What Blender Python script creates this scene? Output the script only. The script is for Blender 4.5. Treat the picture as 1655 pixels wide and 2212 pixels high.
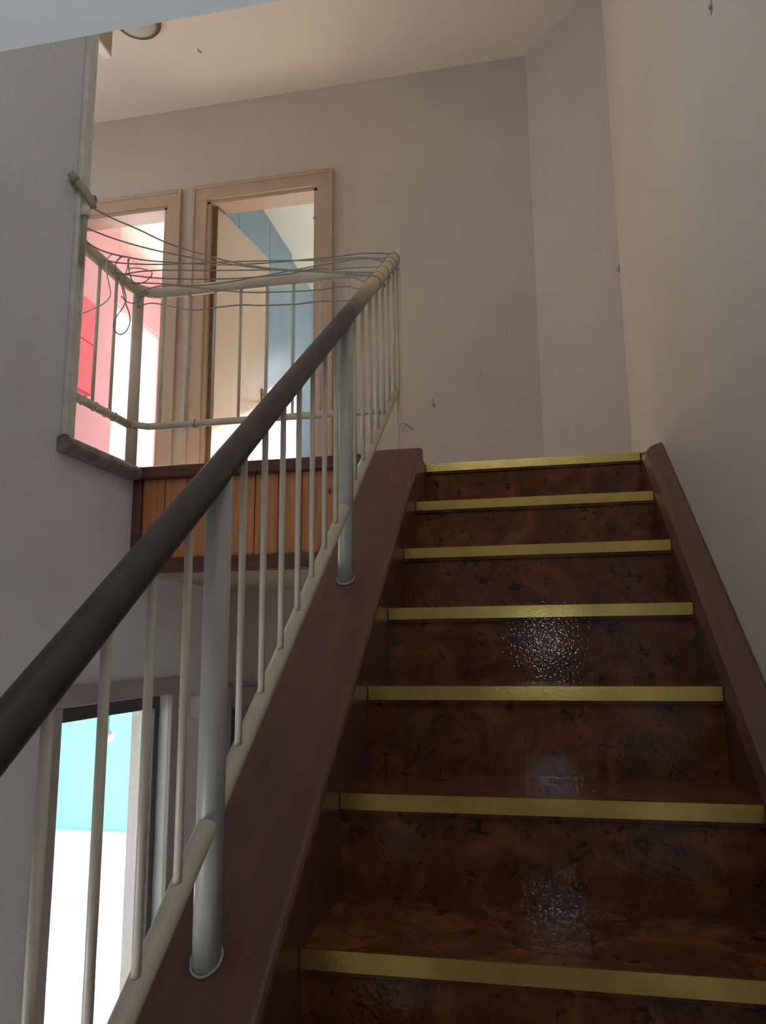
# Stairwell: brown cork stairs with brass nosings climbing to a landing.
import bpy, bmesh, math, random
from mathutils import Vector, Matrix

for o in list(bpy.data.objects):
    bpy.data.objects.remove(o)
random.seed(7)
SC = bpy.context.scene
C = SC.collection

# ------------------------------------------------------------------ camera
YAW, PITCH, ROLL, FPX = 0.2000, 0.1739, -0.0096, 1659.93
cy, sy, cp, sp = math.cos(YAW), math.sin(YAW), math.cos(PITCH), math.sin(PITCH)
fwd = Vector((-sy * cp, cy * cp, sp))
r0 = Vector((cy, sy, 0.0))
u0 = r0.cross(fwd)
rgt = r0 * math.cos(ROLL) + u0 * math.sin(ROLL)
upv = -r0 * math.sin(ROLL) + u0 * math.cos(ROLL)
cam_d = bpy.data.cameras.new('camera')
cam = bpy.data.objects.new('camera', cam_d)
C.objects.link(cam)
cam.matrix_world = Matrix(((rgt.x, upv.x, -fwd.x, 0.3775), (rgt.y, upv.y, -fwd.y, -0.9581),
                           (rgt.z, upv.z, -fwd.z, 2.065), (0, 0, 0, 1)))
cam_d.sensor_fit = 'HORIZONTAL'
cam_d.sensor_width = 36.0
cam_d.lens = 36.0 * FPX / 1655.0
cam_d.clip_start = 0.02
SC.camera = cam

# ------------------------------------------------------------------ world, sun, daylight and added fill at the windows, exposure
world = bpy.data.worlds.new('sky')
SC.world = world
world.use_nodes = True
wb = world.node_tree.nodes['Background']
wb.inputs[0].default_value = (0.80, 0.92, 1.0, 1)
wb.inputs[1].default_value = 2.0

SC.view_settings.view_transform = 'Standard'
SC.view_settings.look = 'None'
SC.view_settings.exposure = 0.0
SC.view_settings.gamma = 1.0
SC.view_settings.use_curve_mapping = False
SC.cycles.use_denoising = True
SC.cycles.max_bounces = 9
SC.cycles.diffuse_bounces = 6
SC.cycles.use_adaptive_sampling = True
SC.cycles.adaptive_threshold = 0.03
SC.cycles.sample_clamp_indirect = 30.0


def sun(strength, to_sun):
    d = bpy.data.lights.new('sun', 'SUN')
    d.energy = strength
    d.angle = 0.12
    d.color = (1.0, 0.95, 0.86)
    o = bpy.data.objects.new('sun', d)
    o.rotation_euler = Vector(to_sun).to_track_quat('Z', 'Y').to_euler()
    o.location = (0, 8, 12)
    C.objects.link(o)


def daylight(name, loc, look, sx, sz, watts, col):
    """Sky light or added fill at one window: an area lamp standing in the window plane."""
    d = bpy.data.lights.new(name, 'AREA')
    d.shape = 'RECTANGLE'
    d.size, d.size_y = sx, sz
    d.energy = watts
    d.color = col
    o = bpy.data.objects.new(name, d)
    o.location = loc
    o.rotation_euler = (-Vector(look)).to_track_quat('Z', 'Y').to_euler()
    C.objects.link(o)


sun(150, (0.50, 1.0, 0.60))
daylight('window_daylight_blue_room', (-0.45, 5.82, 4.47), (0, -1, 0), 1.4, 0.85, 10, (1.0, 0.97, 0.93))
daylight('window_daylight_pink_room', (-2.90, 4.80, 3.93), (1, 0, 0), 0.80, 1.86, 26, (1.0, 0.96, 0.96))
daylight('window_daylight_turquoise_room', (-2.60, 5.82, 1.22), (0, -1, 0), 1.3, 1.45, 200, (1.0, 0.98, 0.97))
daylight('added_fill_landing', (-2.97, 2.05, 4.2), (1, 0, 0), 1.3, 1.4, 2.6, (1.0, 0.95, 0.90))  # out-of-view fill added to brighten the right wall and landing
daylight('added_fill_stairwell', (0.15, -0.66, 4.1), (0, 1, 0), 0.9, 1.2, 4.2, (0.96, 0.98, 1.0))  # fill added behind the camera for the left wall and brass
daylight('added_fill_hall', (-1.02, -0.70, 0.525), (1, 0, 0), 0.80, 0.75, 20, (0.90, 0.96, 1.0))  # out-of-view fill added to lift the low ceiling edge
# the phone's own small torch beside its lens
td = bpy.data.lights.new('phone_torch', 'POINT')
td.energy = 1.1
td.shadow_soft_size = 0.006
td.color = (0.85, 0.97, 1.0)
to = bpy.data.objects.new('phone_torch', td)
to.location = Vector((0.3775, -0.9581, 2.065)) + rgt * 0.018 + upv * 0.012
C.objects.link(to)
CORDS=[
  [(-1.02, 1.11, 3.5), (-0.9407, 1.1238, 3.4536), (-0.8485, 1.1398, 3.4085), (-0.757, 1.1557, 3.3605), (-0.6218, 1.1793, 3.3102), (-0.4587, 1.2076, 3.2676), (-0.2535, 1.2433, 3.2449), (-0.1514, 1.2611, 3.236), (-0.1, 1.27, 3.2229)] ,
  [(-1.03, 1.13, 3.43), (-0.9218, 1.1544, 3.3864), (-0.7728, 1.1881, 3.344), (-0.5655, 1.2349, 3.3035), (-0.3883, 1.2749, 3.2809), (-0.211, 1.3149, 3.2779), (-0.1, 1.34, 3.2757)] ,
  [(-1.03, 1.13, 3.38), (-0.9736, 1.1603, 3.3547), (-0.8835, 1.2088, 3.3449), (-0.809, 1.2488, 3.3471), (-0.6573, 1.3304, 3.3616), (-0.5323, 1.3976, 3.387), (-0.3292, 1.5068, 3.4415), (-0.1925, 1.5803, 3.4823), (-0.1, 1.63, 3.4947)] ,
  [(-1.035, 1.25, 3.38), (-0.9692, 1.2676, 3.3702), (-0.8376, 1.3028, 3.3698), (-0.6506, 1.3528, 3.3827), (-0.4661, 1.4021, 3.3921), (-0.311, 1.4436, 3.3974), (-0.186, 1.477, 3.4108), (-0.1, 1.5, 3.3966)] ,
  [(-1.035, 1.34, 3.37), (-0.9272, 1.3492, 3.3794), (-0.7584, 1.3637, 3.3694), (-0.6252, 1.3751, 3.3601), (-0.461, 1.3891, 3.3503), (-0.2992, 1.403, 3.339), (-0.1875, 1.4125, 3.3397), (-0.1, 1.42, 3.3361)] ,
  [(-1.035, 1.4, 3.37), (-0.9442, 1.4155, 3.3664), (-0.7942, 1.4412, 3.3536), (-0.6622, 1.4638, 3.3662), (-0.4975, 1.492, 3.3941), (-0.3658, 1.5145, 3.4175), (-0.2177, 1.5399, 3.4404), (-0.1, 1.56, 3.4419)] ,
  [(-1.035, 1.3, 3.36), (-0.871, 1.2825, 3.3138), (-0.7091, 1.2651, 3.2823), (-0.537, 1.2467, 3.2574), (-0.3724, 1.2291, 3.2448), (-0.2456, 1.2156, 3.2426), (-0.1, 1.2, 3.17)] ,
  [(-1.03, 1.47, 3.36), (-0.9244, 1.4303, 3.3606), (-0.7368, 1.3597, 3.2992), (-0.5542, 1.2909, 3.2317), (-0.4047, 1.2347, 3.189), (-0.2655, 1.1823, 3.1555), (-0.1671, 1.1453, 3.1392), (-0.1, 1.12, 3.1096)] ,
  [(-1.03, 1.46, 3.3), (-0.9408, 1.4159, 3.2895), (-0.7495, 1.3212, 3.2012), (-0.6196, 1.257, 3.1689), (-0.5183, 1.2069, 3.1438), (-0.4224, 1.1595, 3.1108), (-0.2971, 1.0975, 3.0741), (-0.2134, 1.0561, 3.0551), (-0.1, 1.0, 3.019)] ,
]
LOOPS=[
  [(-1.02, 1.101, 3.3528), (-1.0166, 1.108, 3.3077), (-1.0164, 1.1045, 3.2099), (-1.0194, 1.1005, 3.1452), (-1.023, 1.1108, 3.1235), (-1.0238, 1.1783, 3.1681), (-1.0211, 1.2383, 3.2164), (-1.0174, 1.2658, 3.254), (-1.016, 1.2578, 3.2838), (-1.0184, 1.2367, 3.3328), (-1.0222, 1.2443, 3.3796), (-1.024, 1.2819, 3.4186), (-1.0221, 1.3292, 3.4311)] ,
  [(-1.014, 1.333, 3.4392), (-1.0106, 1.2829, 3.3898), (-1.0104, 1.2806, 3.3455), (-1.0134, 1.3242, 3.3242), (-1.017, 1.3593, 3.2802), (-1.0178, 1.3956, 3.2441), (-1.0151, 1.3941, 3.208), (-1.0114, 1.3604, 3.1621), (-1.01, 1.3206, 3.1387), (-1.0124, 1.291, 3.1468), (-1.0162, 1.2998, 3.1846), (-1.018, 1.3402, 3.2369), (-1.0161, 1.3586, 3.2711), (-1.0123, 1.3559, 3.2956), (-1.01, 1.3299, 3.3318), (-1.0114, 1.354, 3.4002), (-1.0152, 1.369, 3.4476)] ,
  [(-1.008, 1.3483, 3.4323), (-1.0046, 1.3594, 3.3845), (-1.0044, 1.3931, 3.362), (-1.0074, 1.4395, 3.385), (-1.011, 1.4907, 3.4214), (-1.0118, 1.5241, 3.4586), (-1.0091, 1.5216, 3.4702), (-1.0054, 1.4873, 3.4599), (-1.004, 1.4031, 3.4262), (-1.0064, 1.3608, 3.4031)] ,
  [(-1.002, 1.3093, 3.2727), (-0.9986, 1.3439, 3.2677), (-0.9984, 1.3895, 3.2834), (-1.0014, 1.4251, 3.3126), (-1.005, 1.4686, 3.3513), (-1.0058, 1.5023, 3.3783), (-1.0031, 1.4641, 3.3618), (-0.9994, 1.4363, 3.3319), (-0.998, 1.414, 3.2946), (-1.0004, 1.4192, 3.283)] ,
]

# ------------------------------------------------------------------ materials
def mat(name, col, rough=0.6, metal=0.0, var=0.0, vscale=4.0, bump=0.0, bscale=60.0, spec=0.5, stretch=None):
    m = bpy.data.materials.new(name)
    m.use_nodes = True
    nt = m.node_tree
    b = nt.nodes['Principled BSDF']
    b.inputs['Base Color'].default_value = (*col, 1)
    b.inputs['Roughness'].default_value = rough
    b.inputs['Metallic'].default_value = metal
    b.inputs['Specular IOR Level'].default_value = spec
    tc = nt.nodes.new('ShaderNodeTexCoord')
    mp = nt.nodes.new('ShaderNodeMapping')
    nt.links.new(tc.outputs['Object'], mp.inputs[0])
    if stretch:
        mp.inputs['Scale'].default_value = stretch
    if var > 0:
        n = nt.nodes.new('ShaderNodeTexNoise')
        n.inputs['Scale'].default_value = vscale
        n.inputs['Detail'].default_value = 5
        nt.links.new(mp.outputs[0], n.inputs['Vector'])
        r = nt.nodes.new('ShaderNodeValToRGB')
        r.color_ramp.elements[0].position = 0.3
        r.color_ramp.elements[1].position = 0.7
        r.color_ramp.elements[0].color = (*[c * (1 - var) for c in col], 1)
        r.color_ramp.elements[1].color = (*[min(1, c * (1 + var)) for c in col], 1)
        nt.links.new(n.outputs['Fac'], r.inputs[0])
        nt.links.new(r.outputs[0], b.inputs['Base Color'])
    if bump > 0:
        n2 = nt.nodes.new('ShaderNodeTexNoise')
        n2.inputs['Scale'].default_value = bscale
        n2.inputs['Detail'].default_value = 3
        nt.links.new(mp.outputs[0], n2.inputs['Vector'])
        bp = nt.nodes.new('ShaderNodeBump')
        bp.inputs['Strength'].default_value = bump
        bp.inputs['Distance'].default_value = 0.004
        nt.links.new(n2.outputs['Fac'], bp.inputs['Height'])
        nt.links.new(bp.outputs[0], b.inputs['Normal'])
    return m


def cork_mat():
    m = bpy.data.materials.new('varnished_cork')
    m.use_nodes = True
    nt = m.node_tree
    L = nt.links.new
    b = nt.nodes['Principled BSDF']
    tc = nt.nodes.new('ShaderNodeTexCoord')
    n1 = nt.nodes.new('ShaderNodeTexNoise'); n1.inputs['Scale'].default_value = 9; n1.inputs['Detail'].default_value = 6
    n1.inputs['Distortion'].default_value = 1.6
    n2 = nt.nodes.new('ShaderNodeTexNoise'); n2.inputs['Scale'].default_value = 38; n2.inputs['Detail'].default_value = 4
    n2.inputs['Distortion'].default_value = 0.9
    for n in (n1, n2):
        L(tc.outputs['Object'], n.inputs['Vector'])
    r1 = nt.nodes.new('ShaderNodeValToRGB')
    e = r1.color_ramp.elements
    e[0].position = 0.30; e[0].color = (0.080, 0.029, 0.012, 1)
    e[1].position = 0.72; e[1].color = (0.225, 0.080, 0.030, 1)
    x = r1.color_ramp.elements.new(0.50); x.color = (0.130, 0.044, 0.017, 1)
    L(n1.outputs['Fac'], r1.inputs[0])
    r2 = nt.nodes.new('ShaderNodeValToRGB')
    e = r2.color_ramp.elements
    e[0].position = 0.30; e[0].color = (0.10, 0.10, 0.10, 1)
    e[1].position = 0.42; e[1].color = (1, 1, 1, 1)
    L(n2.outputs['Fac'], r2.inputs[0])
    mx = nt.nodes.new('ShaderNodeMixRGB'); mx.blend_type = 'MULTIPLY'; mx.inputs[0].default_value = 0.85
    L(r1.outputs[0], mx.inputs[1]); L(r2.outputs[0], mx.inputs[2])
    L(mx.outputs[0], b.inputs['Base Color'])
    b.inputs['Roughness'].default_value = 0.065
    b.inputs['Specular IOR Level'].default_value = 0.42
    n3 = nt.nodes.new('ShaderNodeTexNoise'); n3.inputs['Scale'].default_value = 120; n3.inputs['Detail'].default_value = 2
    L(tc.outputs['Object'], n3.inputs['Vector'])
    bp = nt.nodes.new('ShaderNodeBump'); bp.inputs['Strength'].default_value = 0.26; bp.inputs['Distance'].default_value = 0.002
    L(n3.outputs['Fac'], bp.inputs['Height']); L(bp.outputs[0], b.inputs['Normal'])
    return m


def pine_mat():
    m = bpy.data.materials.new('knotty_pine')
    m.use_nodes = True
    nt = m.node_tree
    L = nt.links.new
    b = nt.nodes['Principled BSDF']
    tc = nt.nodes.new('ShaderNodeTexCoord')
    oi = nt.nodes.new('ShaderNodeObjectInfo')
    ad = nt.nodes.new('ShaderNodeVectorMath'); ad.operation = 'ADD'
    sc_ = nt.nodes.new('ShaderNodeVectorMath'); sc_.operation = 'SCALE'; sc_.inputs['Scale'].default_value = 7.0
    cx = nt.nodes.new('ShaderNodeCombineXYZ')
    L(oi.outputs['Random'], cx.inputs[0]); L(oi.outputs['Random'], cx.inputs[2])
    L(cx.outputs[0], sc_.inputs[0]); L(tc.outputs['Object'], ad.inputs[0]); L(sc_.outputs[0], ad.inputs[1])
    mp = nt.nodes.new('ShaderNodeMapping'); mp.inputs['Scale'].default_value = (40, 8, 2.2)
    L(ad.outputs[0], mp.inputs[0])
    n = nt.nodes.new('ShaderNodeTexNoise'); n.inputs['Scale'].default_value = 1.5; n.inputs['Detail'].default_value = 4
    L(mp.outputs[0], n.inputs['Vector'])
    r = nt.nodes.new('ShaderNodeValToRGB')
    r.color_ramp.elements[0].position = 0.3; r.color_ramp.elements[0].color = (0.44, 0.16, 0.068, 1)
    r.color_ramp.elements[1].position = 0.7; r.color_ramp.elements[1].color = (0.66, 0.29, 0.135, 1)
    L(n.outputs['Fac'], r.inputs[0])
    mp2 = nt.nodes.new('ShaderNodeMapping'); mp2.inputs['Scale'].default_value = (11, 3, 8)
    L(ad.outputs[0], mp2.inputs[0])
    v = nt.nodes.new('ShaderNodeTexVoronoi'); v.inputs['Scale'].default_value = 1.0
    L(mp2.outputs[0], v.inputs['Vector'])
    r2 = nt.nodes.new('ShaderNodeValToRGB')
    r2.color_ramp.elements[0].position = 0.05; r2.color_ramp.elements[0].color = (0.18, 0.12, 0.1, 1)
    r2.color_ramp.elements[1].position = 0.13; r2.color_ramp.elements[1].color = (1, 1, 1, 1)
    L(v.outputs['Distance'], r2.inputs[0])
    mx = nt.nodes.new('ShaderNodeMixRGB'); mx.blend_type = 'MULTIPLY'; mx.inputs[0].default_value = 1.0
    L(r.outputs[0], mx.inputs[1]); L(r2.outputs[0], mx.inputs[2]); L(mx.outputs[0], b.inputs['Base Color'])
    b.inputs['Roughness'].default_value = 0.4
    return m


def brass_mat():
    m = mat('brass', (0.66, 0.50, 0.17), 0.30, 1.0, 0.12, 14, 0.05, 160)
    nt = m.node_tree
    b = nt.nodes['Principled BSDF']
    n = nt.nodes.new('ShaderNodeTexNoise'); n.inputs['Scale'].default_value = 30; n.inputs['Detail'].default_value = 5
    r = nt.nodes.new('ShaderNodeMapRange')
    r.inputs['To Min'].default_value = 0.12; r.inputs['To Max'].default_value = 0.36
    nt.links.new(n.outputs['Fac'], r.inputs['Value']); nt.links.new(r.outputs[0], b.inputs['Roughness'])
    return m


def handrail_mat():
    """Tube: cream paint at the top end, dark brown further down."""
    m = bpy.data.materials.new('two_tone_handrail_paint')
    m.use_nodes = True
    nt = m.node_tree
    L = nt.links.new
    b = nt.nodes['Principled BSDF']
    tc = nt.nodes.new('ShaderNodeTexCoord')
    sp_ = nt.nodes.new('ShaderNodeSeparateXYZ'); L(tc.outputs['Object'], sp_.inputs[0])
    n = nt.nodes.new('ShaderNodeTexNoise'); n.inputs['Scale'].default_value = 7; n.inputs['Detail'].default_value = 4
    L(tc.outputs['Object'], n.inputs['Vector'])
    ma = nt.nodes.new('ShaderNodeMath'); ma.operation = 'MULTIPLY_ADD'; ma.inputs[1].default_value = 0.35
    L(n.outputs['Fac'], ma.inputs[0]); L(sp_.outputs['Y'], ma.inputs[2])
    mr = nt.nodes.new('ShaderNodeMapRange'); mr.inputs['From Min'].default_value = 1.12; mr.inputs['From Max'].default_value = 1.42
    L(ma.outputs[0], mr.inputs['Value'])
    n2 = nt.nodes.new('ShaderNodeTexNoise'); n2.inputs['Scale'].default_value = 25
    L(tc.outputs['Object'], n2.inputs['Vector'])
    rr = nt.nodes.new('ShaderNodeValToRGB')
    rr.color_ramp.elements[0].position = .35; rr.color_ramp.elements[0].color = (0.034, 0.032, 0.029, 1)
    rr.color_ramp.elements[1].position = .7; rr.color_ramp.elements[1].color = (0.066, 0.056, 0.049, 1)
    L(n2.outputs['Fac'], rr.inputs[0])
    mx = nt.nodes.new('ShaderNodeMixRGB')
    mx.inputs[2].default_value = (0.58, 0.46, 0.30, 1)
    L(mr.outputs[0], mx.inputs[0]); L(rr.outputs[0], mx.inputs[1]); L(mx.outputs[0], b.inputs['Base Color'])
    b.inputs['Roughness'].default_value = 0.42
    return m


def glass_mat():
    m = bpy.data.materials.new('clear_pane')
    m.use_nodes = True
    nt = m.node_tree
    nt.nodes.remove(nt.nodes['Principled BSDF'])
    t = nt.nodes.new('ShaderNodeBsdfTransparent')
    g = nt.nodes.new('ShaderNodeBsdfGlossy'); g.inputs['Roughness'].default_value = 0.02
    mx = nt.nodes.new('ShaderNodeMixShader'); mx.inputs[0].default_value = 0.07
    nt.links.new(t.outputs[0], mx.inputs[1]); nt.links.new(g.outputs[0], mx.inputs[2])
    nt.links.new(mx.outputs[0], nt.nodes['Material Output'].inputs[0])
    return m


M = dict(
    plaster=mat('painted_plaster', (0.56, 0.50, 0.455), 0.75, 0, 0.05, 1.6, 0.25, 180),
    pale_plaster=mat('pale_stair_wall_plaster', (0.66, 0.61, 0.555), 0.75, 0, 0.05, 1.4, 0.25, 180),
    slab_paint=mat('white_slab_paint', (0.76, 0.77, 0.79), 0.7, 0, 0.03, 2, 0.15, 160),
    rough_plaster=mat('stippled_plaster', (0.70, 0.735, 0.76), 0.55, 0, 0.05, 2.2, 0.9, 110),
    ceil=mat('ceiling_paint', (0.80, 0.745, 0.665), 0.85, 0, 0.03, 1.2, 0.1, 120),
    hallfloor=mat('hall_floor_tiles', (0.45, 0.42, 0.39), 0.35, 0, 0.15, 3.0),
    landfloor=mat('landing_floor_boards', (0.45, 0.36, 0.27), 0.35, 0, 0.15, 5.0, stretch=(1, 8, 1)),
    roomfloor=mat('pale_room_floor', (0.70, 0.64, 0.58), 0.3, 0, 0.06, 5.0),
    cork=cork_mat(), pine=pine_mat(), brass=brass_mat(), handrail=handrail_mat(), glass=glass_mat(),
    stringer=mat('brown_varnished_wood', (0.125, 0.052, 0.036), 0.38, 0, 0.18, 9, 0.05, 60, stretch=(6, 1, 1)),
    darkwood=mat('dark_brown_trim', (0.135, 0.055, 0.045), 0.35, 0, 0.2, 8, stretch=(1, 5, 5)),
    worntrim=mat('worn_grey_brown_trim', (0.22, 0.19, 0.18), 0.38, 0, 0.45, 26, 0.3, 60),
    cream=mat('cream_metal_paint', (0.66, 0.60, 0.50), 0.4, 0, 0.07, 20),
    greycream=mat('grey_white_metal_paint', (0.46, 0.46, 0.42), 0.38, 0, 0.08, 14),
    casing=mat('beige_gloss_casing', (0.50, 0.37, 0.28), 0.4, 0, 0.06, 9, stretch=(1, 1, .3)),
    whitecasing=mat('white_painted_timber', (0.66, 0.65, 0.62), 0.5, 0, 0.12, 18, 0.2, 60),
    leaf=mat('beige_door_leaf', (0.68, 0.53, 0.40), 0.33, 0, 0.04, 6, stretch=(1, 1, .2)),
    leafedge=mat('bare_brown_door_edge', (0.20, 0.115, 0.06), 0.6, 0, 0.25, 12),
    blue=mat('slate_blue_panel', (0.20, 0.30, 0.37), 0.35, 0, 0.06, 6, stretch=(1, 1, .2)),
    pink=mat('pink_wall_paint', (0.76, 0.48, 0.50), 0.7, 0, 0.04, 3),
    red=mat('red_cabinet_paint', (0.78, 0.16, 0.21), 0.4, 0, 0.03, 4),
    turq=mat('turquoise_wall_paint', (0.17, 0.62, 0.64), 0.6, 0, 0.05, 3),
    white=mat('white_paint', (0.80, 0.79, 0.77), 0.5, 0, 0.03, 5),
    doorframe=mat('dark_grey_door_frame', (0.055, 0.058, 0.065), 0.4, 0, 0.1, 9),
    greycasing=mat('grey_hall_casing', (0.36, 0.34, 0.34), 0.5, 0, 0.06, 9),
    darkpanel=mat('dark_hall_door', (0.045, 0.05, 0.055), 0.3, 0, 0.15, 9),
    lampring=mat('brown_lamp_rim', (0.17, 0.075, 0.045), 0.25, 0, 0.1, 9),
    lampglass=mat('greenish_frosted_glass', (0.50, 0.55, 0.47), 0.2, 0, 0.03, 9),
    cord=mat('braided_cord', (0.30, 0.30, 0.24), 0.45, 0, 0.3, 160),
    palecord=mat('white_plastic_cord', (0.72, 0.75, 0.70), 0.3, 0, 0.1, 60),
    steel=mat('old_steel', (0.36, 0.36, 0.34), 0.35, 0.8, 0.2, 30),
    black=mat('black_mark', (0.02, 0.02, 0.02), 0.6),
    oldpaint=mat('olive_beige_pipe_paint', (0.36, 0.33, 0.25), 0.45, 0, 0.2, 30),
)


# ------------------------------------------------------------------ helpers
def box(bm, a, b):
    x0, y0, z0 = [min(p, q) for p, q in zip(a, b)]
    x1, y1, z1 = [max(p, q) for p, q in zip(a, b)]
    v = [bm.verts.new(p) for p in ((x0, y0, z0), (x1, y0, z0), (x1, y1, z0), (x0, y1, z0),
                                   (x0, y0, z1), (x1, y0, z1), (x1, y1, z1), (x0, y1, z1))]
    for f in ((0, 3, 2, 1), (4, 5, 6, 7), (0, 1, 5, 4), (1, 2, 6, 5), (2, 3, 7, 6), (3, 0, 4, 7)):
        bm.faces.new([v[i] for i in f])
    return v


def prism(bm, poly, axis, a, b):
    """poly = 2-D outline; extruded along axis 'x' (poly is y,z), 'y' (x,z) or 'z' (x,y)."""
    def pt(p, t):
        return {'x': (t, p[0], p[1]), 'y': (p[0], t, p[1]), 'z': (p[0], p[1], t)}[axis]
    lo = [bm.verts.new(pt(p, a)) for p in poly]
    hi = [bm.verts.new(pt(p, b)) for p in poly]
    n = len(poly)
    bm.faces.new(lo[::-1])
    bm.faces.new(hi)
    for i in range(n):
        bm.faces.new((lo[i], lo[(i + 1) % n], hi[(i + 1) % n], hi[i]))


def tube(bm, pts, r, seg=12, cap=True, closed=False):
    P = [Vector(p) for p in pts]
    n = len(P)
    rr = r if isinstance(r, (list, tuple)) else [r] * n
    rings = []
    nrm = None
    for i in range(n):
        if closed:
            t = (P[(i + 1) % n] - P[i - 1]).normalized()
        else:
            t = (P[min(i + 1, n - 1)] - P[max(i - 1, 0)]).normalized()
        if nrm is None:
            nrm = t.orthogonal().normalized()
        else:
            nrm = (nrm - t * nrm.dot(t))
            nrm = nrm.normalized() if nrm.length > 1e-6 else t.orthogonal().normalized()
        bn = t.cross(nrm)
        rings.append([bm.verts.new(P[i] + (nrm * math.cos(2 * math.pi * k / seg) + bn * math.sin(2 * math.pi * k / seg)) * rr[i])
                      for k in range(seg)])
    m = n if closed else n - 1
    for i in range(m):
        a, b = rings[i], rings[(i + 1) % n]
        for k in range(seg):
            f = bm.faces.new((a[k], a[(k + 1) % seg], b[(k + 1) % seg], b[k]))
            f.smooth = True
    if cap and not closed:
        bm.faces.new(rings[0][::-1])
        bm.faces.new(rings[-1])


def smooth_pts(pts, sub=5):
    """Catmull-Rom through the points."""
    P = [Vector(p) for p in pts]
    out = []
    for i in range(len(P) - 1):
        p0, p1, p2, p3 = P[max(i - 1, 0)], P[i], P[i + 1], P[min(i + 2, len(P) - 1)]
        for k in range(sub):
            t = k / sub
            out.append(0.5 * ((2 * p1) + (p2 - p0) * t + (2 * p0 - 5 * p1 + 4 * p2 - p3) * t * t + (3 * p1 - p0 - 3 * p2 + p3) * t ** 3))
    out.append(P[-1])
    return out


def lathe(bm, prof, center, seg=32, flip=False):
    """prof = [(radius, z)...] about a vertical axis."""
    cx_, cy_, cz_ = center
    rings = []
    for r, z in prof:
        rings.append([bm.verts.new((cx_ + r * math.cos(2 * math.pi * k / seg), cy_ + r * math.sin(2 * math.pi * k / seg), cz_ + z)) for k in range(seg)])
    for a, b in zip(rings, rings[1:]):
        for k in range(seg):
            f = bm.faces.new((a[k], a[(k + 1) % seg], b[(k + 1) % seg], b[k]))
            f.smooth = True


def obj(name, bm, material, parent=None, bevel=0.0, seg=2):
    bmesh.ops.recalc_face_normals(bm, faces=bm.faces[:])
    me = bpy.data.meshes.new(name)
    bm.to_mesh(me)
    bm.free()
    me.materials.append(M[material])
    o = bpy.data.objects.new(name, me)
    C.objects.link(o)
    if parent:
        o.parent = parent
        o.matrix_parent_inverse = parent.matrix_world.inverted() if False else Matrix.Translation(-parent.location)
    if bevel > 0:
        md = o.modifiers.new('bevel', 'BEVEL')
        md.width = bevel
        md.segments = seg
        md.limit_method = 'ANGLE'
        md.angle_limit = math.radians(40)
    return o


def N():
    return bmesh.new()


def bx(name, a, b, material, parent=None, bevel=0.0):
    bm = N()
    box(bm, a, b)
    return obj(name, bm, material, parent, bevel)


def tag(o, label, cat=None, group=None, kind=None):
    o['label'] = label
    if cat:
        o['category'] = cat
    if group:
        o['group'] = group
    if kind:
        o['kind'] = kind
    return o


def thing(name, label, cat, loc=(0, 0, 0), kind=None, group=None):
    o = bpy.data.objects.new(name, None)
    o.location = loc
    o.empty_display_size = 0.1
    C.objects.link(o)
    return tag(o, label, cat, group, kind)


def boxes(name, lst, material, label, cat, kind='structure'):
    bm = N()
    for a, b in lst:
        box(bm, a, b)
    return tag(obj(name, bm, material), label, cat, kind=kind)


def wall_cells(u0_, u1_, z0_, z1_, holes):
    """Rectangle u0..u1 x z0..z1 minus rectangular holes, as a list of rectangles."""
    us = sorted({u0_, u1_, *[h[0] for h in holes], *[h[1] for h in holes]})
    zs = sorted({z0_, z1_, *[h[2] for h in holes], *[h[3] for h in holes]})
    out = []
    for a, b in zip(us, us[1:]):
        for c, d in zip(zs, zs[1:]):
            um, zm = (a + b) / 2, (c + d) / 2
            if not any(h[0] < um < h[1] and h[2] < zm < h[3] for h in holes):
                out.append((a, b, c, d))
    return out


# ------------------------------------------------------------------ dimensions
RISE, GO, ZL, YT, W = 0.18, 0.2384, 2.70, 1.6688, 0.7274     # landing level, top nosing line, clear width
SL = RISE / GO
ZF, ZC, ZS = -0.18, 5.381, 2.33                               # hall floor, upper ceiling, slab underside
XL, XR, YB = -1.03, 0.79, 3.0                                 # left wall, right wall, back wall
YN = -0.694                                                   # near edge of the stairwell opening
XP = -0.10                                                    # plane of the stair railing


def zline(y, c=0.0):
    return ZL + (y - YT) * SL + c


# ------------------------------------------------------------------ structure
boxes('floor', [((-4.8, -3.7, ZF - .1), (1.1, 5.95, ZF))], 'hallfloor', 'dark tiled floor of the hall at the foot of the stairs', 'floor')
boxes('floor_landing', [((-3.1, 1.53, ZS), (-.18, 3.12, ZL)), ((-.18, YT + .03, ZS), (1.5, 3.12, ZL)), ((-3.1, 1.10, ZS), (XL - .06, 1.53, ZL))],
      'landfloor', 'upper landing floor at the head of the stairs', 'floor')
boxes('floor_upper_rooms', [((-3.1, 3.12, ZS), (1.5, 5.95, ZL))], 'roomfloor', 'pale floor of the rooms behind the landing doors', 'floor')
boxes('ceiling', [((-3.2, -.9, ZC), (1.6, 7.0, ZC + .12))], 'ceil', 'cream ceiling above the landing with the round lamp', 'ceiling')  # overhang past the far wall is added to shade the upper windows
boxes('ceiling_hall', [((-1.18, -3.7, ZS), (XR, YN, ZL))], 'slab_paint', 'low hall ceiling edge crossing the top left corner', 'ceiling')

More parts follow.
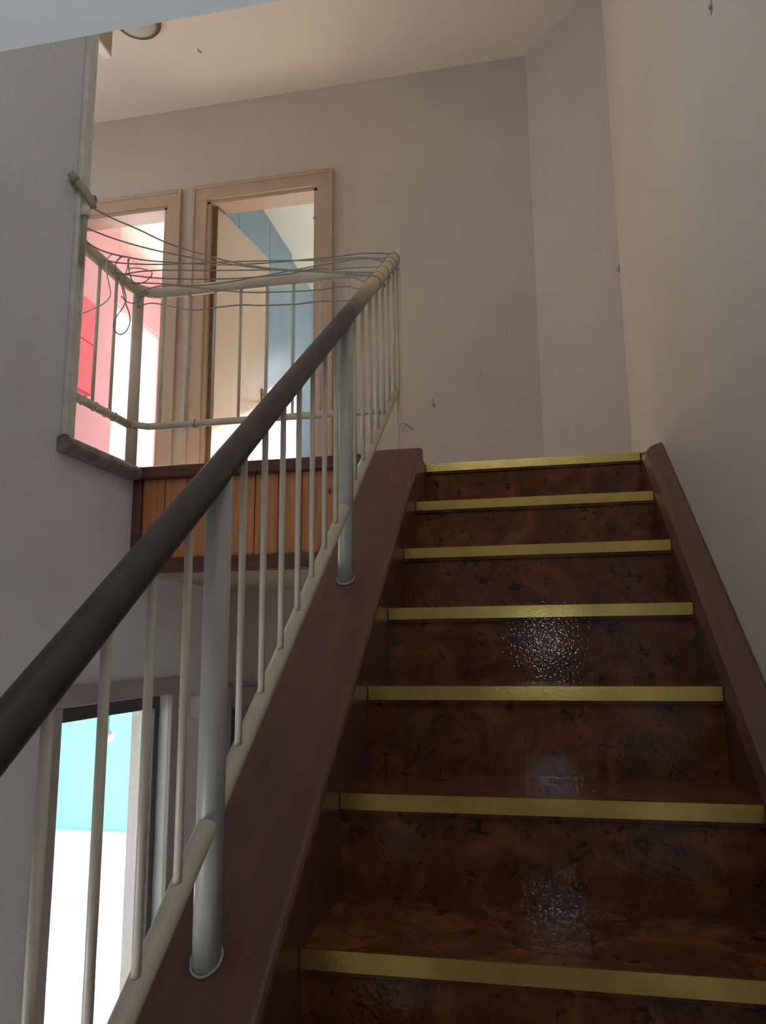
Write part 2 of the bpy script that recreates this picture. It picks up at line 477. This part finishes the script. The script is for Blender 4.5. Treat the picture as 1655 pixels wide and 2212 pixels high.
dl = (1.13, 1.83, ZF, 1.90)      # glazed hall door in the left wall (y0,y1,z0,z1)
lw = [((XL - .15, a, c), (XL, b, d)) for a, b, c, d in wall_cells(-3.7, 5.95, ZF, ZS, [dl, (-1.15, -.25, .10, .95)])]
lw += [((XL - .15, -.9, ZS), (XL, 1.10, ZC)), ((XL - .15, 1.10, ZS), (XL, 1.53, ZL - .005)), ((XL - .15, 1.53, ZS), (XL, 2.4, ZS + .02))]
boxes('wall_left', lw, 'rough_plaster', 'stippled plaster wall left of the stairwell', 'wall')
boxes('wall_right', [((XR, -3.7, ZF), (XR + .3, 2.385, ZC))], 'pale_plaster', 'plain plaster wall along the right of the stairs', 'wall')
d1 = (-2.42, -1.751, ZL, 4.72)
d2 = (-1.478, -.804, ZL, 4.72)
boxes('wall_back', [((a, YB, c), (b, YB + .12, d)) for a, b, c, d in wall_cells(-3.1, 1.2, ZL, ZC, [d1, d2])], 'plaster',
      'back wall of the landing with the two open doorways', 'wall')
bm = N()
ux, uy = .6656, -.7463
prism(bm, [(.429, YB), (.429 + 1.25 * ux, YB + 1.25 * uy), (1.5, YB + 1.25 * uy), (1.5, YB + .1), (.429, YB + .1)], 'z', ZL, ZC)
tag(obj('wall_corner', bm, 'plaster'), 'slanted wall closing the right corner of the landing', 'wall', kind='structure')
boxes('wall_near', [((a, YN - .12, c), (b, YN, d)) for a, b, c, d in wall_cells(-1.18, XR, ZL, ZC, [(-.35, .65, 3.45, 4.75)])], 'plaster', 'wall above the hall ceiling edge at the near end of the stairwell', 'wall')
boxes('wall_hall_near', [((-1.18, -3.8, ZF), (XR, -3.7, ZS))], 'plaster', 'wall at the near end of the hall', 'wall')
boxes('wall_hall_back', [((XL, 2.40, ZF), (XR, 2.5, ZS))], 'plaster', 'hall wall below the landing with the dark door', 'wall')
boxes('wall_landing_left', [((-3.1, a, c), (-3.0, b, d)) for a, b, c, d in wall_cells(1.0, 3.12, ZL, ZC, [(1.35, 2.75, 3.45, 4.95)])] + [((-3.0, 1.0, ZS), (-1.18, 1.10, ZC))], 'plaster', 'walls closing the left end of the landing', 'wall')

# pink room
w1 = (4.40, 5.02, 3.0, 4.87)
boxes('wall_pink_left', [((-3.03, a, c), (-2.93, b, d)) for a, b, c, d in wall_cells(3.12, 5.3, ZL, ZC, [(4.40, 5.18, 2.98, 4.88)])] +
      [((-2.93, 3.12, ZL), (-2.70, 4.05, ZC))], 'pink', 'pink wall seen through the left doorway', 'wall')
boxes('wall_pink_back', [((-3.03, 5.2, ZL), (-1.6, 5.3, ZC))], 'pink', 'far pink wall of the room behind the left doorway', 'wall')
boxes('wall_rooms_divider', [((-1.69, 3.12, ZL), (-1.60, 5.95, ZC))], 'white', 'partition between the pink and the blue room', 'wall')
# blue room
boxes('wall_blue_back', [((a, 5.85, c), (b, 5.95, d)) for a, b, c, d in wall_cells(-1.6, 1.5, ZL, ZC, [(-1.2, .3, 4.0, 4.95)])], 'white',
      'far wall of the room behind the right doorway', 'wall')
boxes('wall_blue_right', [((1.4, 3.0, ZL), (1.5, 5.95, ZC))], 'white', 'side wall of the room behind the right doorway', 'wall')
pw = thing('wall_blue', 'slate blue panelled wall seen through the right doorway', 'wall', (-1.6, 4.6, ZL), 'structure')
for a, b, t in ((3.14, 3.70, 5.381), (3.706, 4.316, 5.381), (4.322, 4.865, 5.381), (4.871, 5.45, 5.335), (5.456, 5.845, 5.335)):
    bx('panel', (-1.60, a, ZL), (-1.575, b, t), 'blue', pw, .002)
# turquoise room below
boxes('wall_turquoise_back', [((a, 5.85, c), (b, 5.95, d)) for a, b, c, d in wall_cells(-4.8, XL, ZF, ZS, [(-3.30, -1.9, .44, 2.0)])], 'turq',
      'turquoise wall seen through the glazed hall door', 'wall')
boxes('wall_turquoise_left', [((-4.8, .5, ZF), (-4.7, 5.95, ZS)), ((-4.8, .5, ZF), (-1.18, .6, ZS))], 'white', 'white side walls behind the glazed hall door', 'wall')
boxes('ceiling_turquoise', [((-4.8, .5, ZS), (-1.18, 5.95, ZS + .08))], 'white', 'white ceiling of the turquoise room', 'ceiling')
boxes('glare_board', [((-4.7, 5.815, ZF), (-1.2, 5.85, .42))], 'white', 'added white board standing in for glare at the foot of the turquoise wall', 'trim')  # white board added so the wall foot burns out to white
boxes('floor_turquoise', [((-4.7, .6, ZF), (-1.2, 5.815, ZF + .012))], 'roomfloor', 'pale floor behind the glazed hall door', 'floor')


# ------------------------------------------------------------------ windows
def window(name, label, axis, at_, u0_, u1_, z0_, z1_, splits, transom=None):
    t = thing(name, label, 'window', {'x': (at_, (u0_ + u1_) / 2, z0_), 'y': ((u0_ + u1_) / 2, at_, z0_)}[axis], 'structure')

    def b_(nm, a, b, c, d, dep, m_):
        if axis == 'y':
            bx(nm, (a, at_ - dep, c), (b, at_ + dep, d), m_, t)
        else:
            bx(nm, (at_ - dep, a, c), (at_ + dep, b, d), m_, t)
    f = .045
    b_('frame_stile', u0_, u0_ + f, z0_, z1_, .025, 'white'); b_('frame_stile', u1_ - f, u1_, z0_, z1_, .025, 'white')
    b_('frame_rail', u0_ + f, u1_ - f, z0_, z0_ + f, .025, 'white'); b_('frame_rail', u0_ + f, u1_ - f, z1_ - f, z1_, .025, 'white')
    edges = [u0_ + f] + splits + [u1_ - f]
    for s in splits:
        b_('mullion', s - .02, s + .02, z0_ + f, z1_ - f, .02, 'white')
    for i, (a, b) in enumerate(zip(edges, edges[1:])):
        b_('pane', a + (.02 if i else 0), b - (.02 if i < len(splits) else 0), z0_ + f, z1_ - f, .003, 'glass')


window('window_1', 'bright window in the far wall behind the right doorway', 'y', 5.90, -1.2, .3, 4.0, 4.95, [-.45])
window('window_2', 'blown-out white window in the pink wall behind the left doorway', 'x', -2.98, 4.40, 5.18, 2.98, 4.88, [])
window('added_window_4', 'added unseen window at the left end of the landing', 'x', -3.05, 1.35, 2.75, 3.45, 4.95, [2.05])  # invented opening that carries the landing fill light
window('added_window_5', 'added unseen window in the wall above the hall ceiling edge', 'y', YN - .06, -.35, .65, 3.45, 4.75, [.15])  # invented opening around the stairwell fill light
window('added_window_6', 'added unseen window in the left wall near the foot of the stairs', 'x', XL - .075, -1.15, -.25, .10, .95, [-.70])  # invented opening for the hall fill light, outside the view
window('window_3', 'blinding window in the turquoise wall behind the glazed hall door', 'y', 5.90, -3.30, -1.9, .44, 2.0, [-2.5])


# ------------------------------------------------------------------ doors
def casing(t, x0, x1, z1, y, wdt, m_, dep=.02, thick=.12):
    """Architrave on the face y, and a lining through the wall thickness."""
    b0 = ZL if z1 > 3 else ZF
    for a, b in ((x0 - wdt, x0 - .008), (x1 + .008, x1 + wdt)):
        bx('casing', (a, y - dep, b0), (b, y, z1 + .008), m_, t, .004)
    bx('casing', (x0 - wdt, y - dep, z1 + .008), (x1 + wdt, y, z1 + wdt), m_, t, .004)
    # raised outer bead
    bx('casing_bead', (x0 - wdt - .012, y - dep - .008, b0), (x0 - wdt + .010, y, z1 + wdt + .012), m_, t, .003)
    bx('casing_bead', (x1 + wdt - .010, y - dep - .008, b0), (x1 + wdt + .012, y, z1 + wdt + .012), m_, t, .003)
    bx('casing_bead', (x0 - wdt + .010, y - dep - .008, z1 + wdt - .010), (x1 + wdt - .010, y, z1 + wdt + .012), m_, t, .003)
    bx('jamb_lining', (x0 - .008, y - .004, b0), (x0 + .014, y + thick, z1), m_, t)
    bx('jamb_lining', (x1 - .014, y - .004, b0), (x1 + .008, y + thick, z1), m_, t)
    bx('head_lining', (x0 - .008, y - .004, z1 - .014), (x1 + .008, y + thick, z1 + .008), m_, t)


t1 = thing('door_1', 'beige doorway on the left opening into the pink room', 'door', (-2.085, YB, ZL), 'structure')
casing(t1, d1[0], d1[1], d1[3], YB, .088, 'casing')
t2 = thing('door_2', 'beige doorway with its door standing open into the blue room', 'door', (-1.14, YB, ZL), 'structure')
casing(t2, d2[0], d2[1], d2[3], YB, .092, 'casing')
# the open leaf, hinged at the far side of the left jamb
hinge = Vector((-1.450, 3.03, 0)); ang = math.radians(7.5)
ld = Vector((math.sin(ang), math.cos(ang), 0)); ln = Vector((math.cos(ang), -math.sin(ang), 0))


def leafbox(nm, s0, s1, n0, n1, z0_, z1_, m_, par, bev=0.0):
    bm_ = N()
    poly = []
    for s, n_ in ((s0, n0), (s1, n0), (s1, n1), (s0, n1)):
        q = hinge + ld * s + ln * n_
        poly.append((q.x, q.y))
    prism(bm_, poly, 'z', z0_, z1_)
    return obj(nm, bm_, m_, par, bev)


leaf = leafbox('door_leaf', 0, .665, -.018, .020, ZL + .01, 4.695, 'leaf', t2, .002)
leafbox('leaf_edge', -.004, 0, -.018, .020, ZL + .01, 4.695, 'leafedge', leaf)
for z in (2.95, 3.62, 4.45):
    bm = N()
    q = hinge + ld * -.004 + ln * -.014
    tube(bm, [(q.x, q.y, z), (q.x, q.y, z + .09)], .007, 8)
    obj('hinge', bm, 'steel', leaf)
bm = N()
q0 = hinge + ld * .60 + ln * .022
tube(bm, [q0 + Vector((0, 0, 3.66)), q0 + ln * .045 + Vector((0, 0, 3.66)), q0 + ln * .055 + ld * -.02 + Vector((0, 0, 3.66)), q0 + ln * .055 + ld * -.11 + Vector((0, 0, 3.66))], .009, 8)
obj('handle', bm, 'leafedge', leaf)
leafbox('handle_plate', .58, .625, .020, .026, 3.50, 3.74, 'leafedge', leaf, .002)
bm = N()
tube(bm, [Vector((-.806 + .0, YB - .022, 4.519)) + Vector((.010 * math.cos(a), 0, .010 * math.sin(a))) for a in [k * math.pi / 6 for k in range(12)]], .0022, 6, closed=True)
obj('screw_eye', bm, 'steel', t2)

# hall door below the landing
t3 = thing('door_3', 'dark hall door in a pale grooved casing under the landing', 'door', (-.57, 2.40, ZF), 'structure')
casing(t3, -.925, -.25, 1.80, 2.40, .085, 'greycasing', .02, .06)
for k in (0, 1):
    bx('casing_fillet', (-.995 + .034 * k, 2.372, ZF), (-.980 + .034 * k, 2.38, 1.80), 'doorframe', t3)
lf = bx('door_leaf', (-.911, 2.412, ZF + .01), (-.264, 2.445, 1.785), 'darkpanel', t3, .002)
for z0_, z1_ in ((.0, .75), (.9, 1.65)):
    bx('door_panel', (-.82, 2.402, z0_), (-.355, 2.414, z1_), 'darkpanel', lf, .008)

# glazed door in the left wall
t4 = thing('door_4', 'glazed dark-framed hall door glowing turquoise behind the balusters', 'door', (XL, 1.48, ZF), 'structure')
y0d, y1d, z1d = dl[0], dl[1], dl[3]
for a, b in ((y0d - .07, y0d + .004), (y1d - .004, y1d + .07)):
    bx('casing', (XL, a, ZF), (XL + .018, b, z1d - .004), 'greycasing', t4, .003)
bx('casing', (XL, y0d - .07, z1d - .004), (XL + .018, y1d + .07, z1d + .06), 'greycasing', t4, .003)
f = .055
xd0, xd1 = XL - .075, XL - .035
bx('door_stile', (xd0, y0d, ZF), (xd1, y0d + f, z1d), 'doorframe', t4, .003)
bx('door_stile', (xd0, y1d - .035, ZF), (xd1, y1d, z1d), 'doorframe', t4, .003)
bx('door_rail', (xd0, y0d + f, z1d - f), (xd1, y1d - .035, z1d), 'doorframe', t4, .003)
bx('door_rail', (xd0, y0d + f, ZF), (xd1, y1d - .035, ZF + .2), 'doorframe', t4, .003)
bx('pane', (xd0 + .017, y0d + f, ZF + .2), (xd0 + .022, y1d - .035, z1d - f), 'glass', t4)

# ------------------------------------------------------------------ timber trim round the landing edge
tf = thing('trim_1', 'brown-framed knotty pine boarding on the landing edge', 'trim', (-.6, 1.53, ZS), 'structure')
bx('top_board', (XL, 1.475, 2.662), (-.185, 1.555, 2.704), 'darkwood', tf, .008)
bx('bottom_board', (XL, 1.495, ZS - .004), (-.185, 1.53, 2.378), 'darkwood', tf, .004)
bx('side_board', (XL, 1.495, 2.378), (XL + .032, 1.53, 2.662), 'darkwood', tf, .003)
x = XL + .034
k = 0
while x < -.20:
    wd = min(.0845, -.187 - x)
    bx('plank', (x, 1.508 + .001 * (k % 2), 2.378), (x + wd - .0025, 1.53, 2.662), 'pine', tf, .0035)
    x += wd
    k += 1
tl = thing('trim_2', 'worn grey-brown bullnose edging where the landing meets the left wall', 'trim', (XL, 1.28, 2.66), 'structure')
bm = N()
prism(bm, [(XL - .06, 2.655), (XL + .030, 2.655), (XL + .043, 2.662), (XL + .048, 2.676), (XL + .046, 2.692), (XL + .034, 2.703), (XL - .06, 2.704)], 'y', 1.045, 1.474)
obj('edging', bm, 'worntrim', tl, .006)
# white timber casing on the wall end above the landing
tw = thing('trim_3', 'white grooved timber strip on the edge of the left wall', 'trim', (XL, 1.08, 2.72), 'structure')
bx('strip', (XL - .15, 1.100, 2.71), (XL + .004, 1.128, ZC - .002), 'whitecasing', tw, .003)
bx('strip', (XL, 1.058, 2.71), (XL + .018, 1.088, ZC - .002), 'whitecasing', tw, .004)

# ------------------------------------------------------------------ staircase
st = thing('staircase', 'brown cork-covered staircase with brass nosings climbing to the landing', 'staircase', (W / 2, -.9, ZF))
I0 = -8
for i in range(I0, 8):
    y, z = i * GO, ZL + (i - 7) * RISE
    depth = GO + .022 if i < 7 else .055
    bx('tread', (-.004, y + .004, z - .036), (W + .004, y + depth, z), 'cork', st, .0015)
    bx('riser', (-.004, y + .012, z - RISE - .004), (W + .004, y + .026, z - .034), 'cork', st)
    bm = N()
    prism(bm, [(y, z + .0012), (y + .007, z + .0012), (y + .007, z - .0005), (y + .0035, z - .0005), (y + .0035, z - .0275), (y, z - .0275)], 'x', .002, W - .002)
    obj('nosing', bm, 'brass', st)
cL = .10
yb, yt = -2.0, 1.62
bm = N()
prism(bm, [(yb, zline(yb, cL)), (yt - .03, zline(yt - .03, cL)), (yt, zline(yt - .014, cL) - .004), (yt + .004, 2.712), (1.70, 2.704), (1.70, 2.50), (yt - .10, zline(yt - .10, -.24)), (yb, zline(yb, -.26))], 'x', -.18, 0.0)
obj('stringer', bm, 'stringer', st, .012, 3)
yt2 = 1.665
sec = [(W, -.30), (W, -.004), (W + .010, .028), (W + .026, .052), (XR - .006, .064), (XR - .0006, .062), (XR - .0006, -.30)]
bm = N()
rings = []
for y, k in ((yb, 1.0), (yt2 - .11, 1.0), (yt2 - .06, .90), (yt2 - .03, .70), (yt2 - .012, .40), (yt2, .02)):
    ring = []
    for x, c_ in sec:
        zz = zline(min(y, yt2 - .05), c_)
        if c_ > -.2:
            zz = 2.70 + (zz - 2.70) * (k if y > yt2 - .10 else 1.0)
        ring.append(bm.verts.new((x, y, zz)))
    rings.append(ring)
for p, q in zip(rings, rings[1:]):
    for i in range(len(sec)):
        bm.faces.new((p[i], p[(i + 1) % len(sec)], q[(i + 1) % len(sec)], q[i]))
bm.faces.new(rings[0][::-1]); bm.faces.new(rings[-1])
obj('stringer', bm, 'stringer', st, .006, 2)
cR = .06
bm = N()
tube(bm, [(XR - .009, yb, zline(yb, cR - .006)), (XR - .009, yt2 - .08, zline(yt2 - .08, cR - .006))], .006, 6)
obj('wall_fillet', bm, 'darkwood', st)

# ------------------------------------------------------------------ stair railing
sr = thing('stair_railing', 'stair railing with brown handrail and thin cream balusters beside the steps', 'railing', (XP, .7, 2.0))
CH, CLW, RH = .80, .287, .0225
ya, ye = -1.6, 1.645
bm = N()
pts = [(XP, ya, zline(ya, CH))] + [(XP, y, zline(y, CH)) for y in [k * .1 - 1.5 for k in range(32)] if y < ye - .01] + [(XP, ye, zline(ye, CH))]
tube(bm, pts, RH, 20)
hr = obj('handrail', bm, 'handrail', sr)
bm = N()
e = Vector((XP, ye, zline(ye, CH)))
dr = Vector((0, 1, SL)).normalized()
tube(bm, [e, e + dr * .006, e + dr * .010], [RH + .001, RH + .001, RH * .8], 20)
obj('end_cap', bm, 'oldpaint', hr)
bm = N()
tube(bm, [(XP, ya, zline(ya, CLW)), (XP, ye + .012, zline(ye + .012, CLW))], .0150, 14)
lr = obj('lower_rail', bm, 'cream', sr)
bm = N()
e2 = Vector((XP, ye + .012, zline(ye + .012, CLW)))
tube(bm, [e2 + dr * .0006, e2 + dr * .001], .0115, 14)
obj('tube_end_shade', bm, 'black', lr)  # black disc stands in for the shade inside the tube
for yp in (.918, .130):
    bm = N()
    tube(bm, [(XP, yp, zline(yp, cL) - .03), (XP, yp, zline(yp, CH) - .005)], .0200, 18)
    po = obj('post', bm, 'greycream', sr)
    bm = N()
    zb = zline(yp, cL) + .004
    ring = [(XP + (.0215 + .001 * math.sin(k * 2.3)) * math.cos(k * math.pi / 9), yp + .0215 * math.sin(k * math.pi / 9), zline(yp + .0215 * math.sin(k * math.pi / 9), cL) + .002) for k in range(18)]
    tube(bm, ring, .0022, 6, closed=True)
    obj('weld_ring', bm, 'greycream', po)
yy = [.918 - .0985 * k for k in range(1, 27)] + [.918 + .1005 * k for k in range(1, 8)]
for y in yy:
    if abs(y - .130) < .03 or y < ya + .03:
        continue
    bm = N()
    tube(bm, [(XP, y, zline(y, CLW) + .004), (XP, y, zline(y, CH) - .008)], .0062, 8)
    obj('baluster', bm, 'cream', sr)
bx('end_bar', (XP - .006, 1.690, ZL), (XP + .016, 1.696, 3.552), 'cream', sr, .002)
for z in (3.528, 3.47):
    bm = N()
    tube(bm, [(XP + .004, 1.63, z - .03), (XP + .006, 1.70, z)], .004, 8)
    obj('bolt', bm, 'steel', sr)

# ------------------------------------------------------------------ landing railing
lrg = thing('landing_railing', 'cream landing railing turning the corner above the pine boarding', 'railing', (-1.06, 1.53, ZL))
YX, XY = 1.53, -1.055
zt, zb = 3.385, 2.866
top = [(XY, 1.112, zt), (XY, 1.30, zt), (XY, 1.42, zt), (XY + .012, 1.475, zt), (XY + .045, 1.515, zt), (XY + .10, YX, zt), (-.80, YX, zt), (-.40, YX, zt), (XP - .02, YX, zt)]
bm = N()
tube(bm, smooth_pts(top, 5), .0205, 16)
obj('top_rail', bm, 'cream', lrg)
bm = N()
tube(bm, [(XY, 1.112, zb), (XY, 1.485, zb)], .0145, 14)
lo1 = obj('lower_rail', bm, 'cream', lrg)
bm = N()
tube(bm, smooth_pts([(XY + .018, YX - .045, zb), (XY + .045, YX - .012, zb), (XY + .10, YX, zb), (-.6, YX, zb), (XP - .015, YX, zb)], 5), .0125, 14)
lo2 = obj('lower_rail', bm, 'cream', lrg)
bm = N()
tube(bm, [(XY + .004, YX - .022, ZL), (XY + .004, YX - .022, zt)], .0205, 16)
obj('corner_post', bm, 'cream', lrg)
for x in [-.955 + .1012 * k for k in range(9)]:
    bm = N()
    tube(bm, [(x, YX, zb), (x, YX, zt)], .0058, 8)
    obj('baluster', bm, 'cream', lrg)
for y in (1.15, 1.255, 1.362):
    bm = N()
    tube(bm, [(XY, y, zb), (XY, y, zt)], .0058, 8)
    obj('baluster', bm, 'cream', lrg)
# string wound round the lower rails
for par, cen, ax in ((lo1, (XY, 1.20, zb), 'y'), (lo1, (XY, 1.27, zb), 'y'), (lo1, (XY, 1.34, zb), 'y'), (lo1, (XY, 1.39, zb), 'y'), (lo2, (-.815, YX, zb), 'x')):
    bm = N()
    rr_ = .0158 if ax == 'y' else .0138
    pts = []
    for k in range(14):
        a = 2 * math.pi * k / 14
        pts.append((cen[0] + rr_ * math.cos(a), cen[1] + .002 * math.sin(a), cen[2] + rr_ * math.sin(a)) if ax == 'y' else (cen[0], cen[1] + rr_ * math.cos(a), cen[2] + rr_ * math.sin(a)))
    tube(bm, pts, .0018, 6, closed=True)
    obj('string_wrap', bm, 'palecord' if ax == 'y' else 'cord', par)


def tuft(par, cen, n, m_, size=.03):
    bm_ = N()
    for _ in range(n):
        p = Vector(cen)
        pts_ = [p]
        d_ = Vector((random.uniform(-1, 1), random.uniform(-.6, .6), random.uniform(-1.1, .2)))
        for _k in range(4):
            d_ += Vector((random.uniform(-.5, .5), random.uniform(-.4, .4), random.uniform(-.6, .2)))
            p = p + d_.normalized() * size * .3
            pts_.append(p)
        tube(bm_, smooth_pts(pts_, 3), .0011, 5)
    o_ = obj('frayed_string', bm_, m_, par)
    return o_


tuft(lo2, (-.83, YX - .012, zb - .012), 6, 'palecord')
tuft(lo1, (XY + .014, 1.17, zb), 6, 'palecord', .022)
tuft(lr, (XP + .03, 1.690, 2.86), 6, 'cord', .03)

# ------------------------------------------------------------------ clothesline
cl = thing('clothesline', 'grey braided clothesline strung from the handrail end to the left wall', 'clothesline', (-.55, 1.3, 3.3))
for k, pts in enumerate(CORDS):
    bm = N()
    sp_ = smooth_pts(pts, 6)
    tube(bm, sp_, .0024, 6)
    obj('cord', bm, 'cord', cl)
for k, pts in enumerate(LOOPS):
    bm = N()
    tube(bm, smooth_pts(pts, 5), .0022, 6)
    obj('loose_loop', bm, 'palecord' if k in (0,) else 'cord', cl)
for y in (1.27, 1.285, 1.34, 1.42, 1.50, 1.56, 1.63):
    bm = N()
    c_ = Vector((XP, y, zline(y, CH)))
    side = Vector((1, 0, 0))
    upn = Vector((0, -.28, 1)).normalized()
    tube(bm, [c_ + (side * math.cos(a) + upn * math.sin(a)) * (RH + .0018) for a in [2 * math.pi * k / 18 for k in range(18)]], .0021, 6, closed=True)
    obj('cord_wrap', bm, 'cord', cl)
for y in (1.37, 1.47, 1.54, 1.60):
    bm = N()
    c_ = Vector((XP + .014, y, zline(y, CH) - .020))
    tube(bm, [c_, c_ + Vector((.004, .003, -.010)), c_ + Vector((.002, .004, -.020))], [.004, .0045, .002], 6)
    obj('knot', bm, 'cord', cl)
bm = N()
tube(bm, smooth_pts([(XP + .018, 1.60, 3.43), (XP + .02, 1.612, 3.2), (XP + .018, 1.622, 2.98), (XP + .01, 1.632, 2.90)], 5), .0016, 6)
obj('hanging_end', bm, 'cord', cl)

# ------------------------------------------------------------------ wall bracket
wbk = thing('pipe_bracket', 'old painted pipe bracket with a hanging rod on the left wall edge', 'bracket', (XL, 1.07, 3.46))
bm = N()
tube(bm, [(XL + .006, 1.028, 3.548), (XL + .030, 1.048, 3.520), (XL + .046, 1.076, 3.487), (XL + .046, 1.088, 3.470)], [.0135, .0135, .013, .013], 12)
obj('arm', bm, 'oldpaint', wbk)
bm = N()
tube(bm, [(XL + .000, 1.022, 3.556), (XL + .014, 1.035, 3.538)], .0165, 12)
obj('end_socket', bm, 'oldpaint', wbk)
bm = N()
tube(bm, [(XL + .046 , 1.092 + .012 * math.cos(a), 3.505 + .010 * math.sin(a)) for a in [k * math.pi / 6 for k in range(12)]], .0045, 8, closed=True)
obj('ring', bm, 'steel', wbk)
bm = N()
tube(bm, [(XL + .030, 1.070, 3.468), (XL + .030, 1.072, 3.435)], .016, 12)
obj('collar', bm, 'whitecasing', wbk)
bm = N()
tube(bm, [(XL + .030, 1.070, 3.452), (XL + .030, 1.067, 3.265)], .0068, 10)
obj('rod', bm, 'oldpaint', wbk)

# ------------------------------------------------------------------ ceiling lamp, hanging board
cl_ = (-1.592, 2.292, ZC)
lamp = thing('ceiling_lamp', 'round ceiling lamp with brown rim and greenish glass', 'lamp', cl_)
bm = N()
lathe(bm, [(.122, 0), (.124, -.020), (.118, -.030), (.100, -.033), (.097, -.026)], cl_, 40)
obj('rim', bm, 'lampring', lamp)
bm = N()
lathe(bm, [(.100, -.020), (.098, -.034), (.082, -.046), (.055, -.055), (.02, -.059), (.0, -.060)], cl_, 40)
obj('glass_shade', bm, 'lampglass', lamp)
bm = N()
q = (cl_[0] + .09, cl_[1] - .068, ZC - .032)
lathe(bm, [(.007, 0), (.007, -.004), (.0, -.006)], q, 10)
obj('clip', bm, 'brass', lamp)
hb = thing('ceiling_board', 'upright beige board hanging from the ceiling beside the round lamp', 'board', (-1.70, 1.9, 5.1))
bx('board', (-1.700, 1.55, 5.10), (-1.682, 2.215, ZC), 'casing', hb, .002)
bx('edge_strip', (-1.722, 1.55, 5.090), (-1.680, 2.218, 5.106), 'white', hb, .002)

# ------------------------------------------------------------------ small things on the walls
hk = thing('wall_hook', 'small bent nail hook low on the back wall right of the railing', 'hook', (-.138, YB, 3.347))
bm = N()
tube(bm, smooth_pts([(-.138, YB, 3.345), (-.138, YB - .02, 3.345), (-.138, YB - .032, 3.352), (-.142, YB - .034, 3.372)], 4), .0032, 8)
obj('nail', bm, 'steel', hk)
bm = N()
tube(bm, [(-.138, YB - .001, 3.345), (-.138, YB - .004, 3.345)], .010, 10)
obj('nail_plate', bm, 'oldpaint', hk)
pg = thing('wall_plug', 'small grey wall plug high on the right wall', 'plug', (XR, .58, 3.396))
bm = N()
tube(bm, [(XR, .58, 3.40), (XR - .006, .58, 3.40)], .0042, 10)
obj('plug', bm, 'steel', pg)
bx('tape', (XR - .0012, .572, 3.388), (XR, .590, 3.414), 'oldpaint', pg)
sn = thing('sensor_box', 'small white box on the hall wall right of the glowing door', 'box', (XL, 2.05, 1.83))
bx('case', (XL, 2.012, 1.79), (XL + .03, 2.075, 1.876), 'white', sn, .004)
bx('indicator', (XL + .0295, 2.052, 1.852), (XL + .0315, 2.062, 1.862), 'black', sn)
rc = thing('wall_cabinet', 'red two-door cabinet on the pink wall behind the left doorway', 'cabinet', (-2.66, 3.6, 3.83))
bx('body', (-2.70, 3.42, 3.83), (-2.675, 3.735, 4.51), 'red', rc, .003)
bx('door', (-2.675, 3.424, 4.20), (-2.66, 3.731, 4.506), 'red', rc, .003)
bx('door', (-2.675, 3.424, 3.834), (-2.66, 3.731, 4.194), 'red', rc, .003)
gl = thing('pendant_lamp', 'small white globe lamp hanging in the turquoise room', 'lamp', (-2.56, 4.0, 1.48))
bm = N()
lathe(bm, [(.0, .04), (.024, .032), (.038, .012), (.038, -.012), (.024, -.032), (.0, -.04)], (-2.56, 4.0, 1.48), 20)
obj('globe', bm, 'white', gl)
bm = N()
tube(bm, [(-2.56, 4.0, 1.515), (-2.56, 4.0, ZS)], .003, 6)
obj('cable', bm, 'black', gl)

sk = thing('ceiling_speck', 'small dark speck on the ceiling right of the round lamp', 'nail', (-1.37, 2.57, ZC))  # bent tube drawn for an unidentified dark speck
bm = N()
tube(bm, [(-1.372, 2.565, ZC), (-1.368, 2.570, ZC - .012), (-1.352, 2.574, ZC - .015)], .0035, 6)
obj('shank', bm, 'steel', sk)
pf = thing('paint_flake', 'peeling paint flake on the far edge of the right wall', 'flake', (XR, 2.385, 3.71))
bm = N()
prism(bm, [(XR - .001, 3.690), (XR - .012, 3.705), (XR - .016, 3.698), (XR - .010, 3.722), (XR - .001, 3.735)], 'y', 2.372, 2.376)
obj('flake', bm, 'oldpaint', pf)
for q, lab in (((.262, 3.735), 'tiny nail in the back wall close to its right corner'), ((.115, 3.495), 'tiny nail in the back wall between the hook and the corner')):
    nl = thing('wall_nail', lab, 'nail', (q[0], YB, q[1]), group='nails in the back wall')
    bm = N()
    tube(bm, [(q[0], YB, q[1]), (q[0], YB - .012, q[1] + .003)], .0028, 6)
    obj('shank', bm, 'steel', nl)
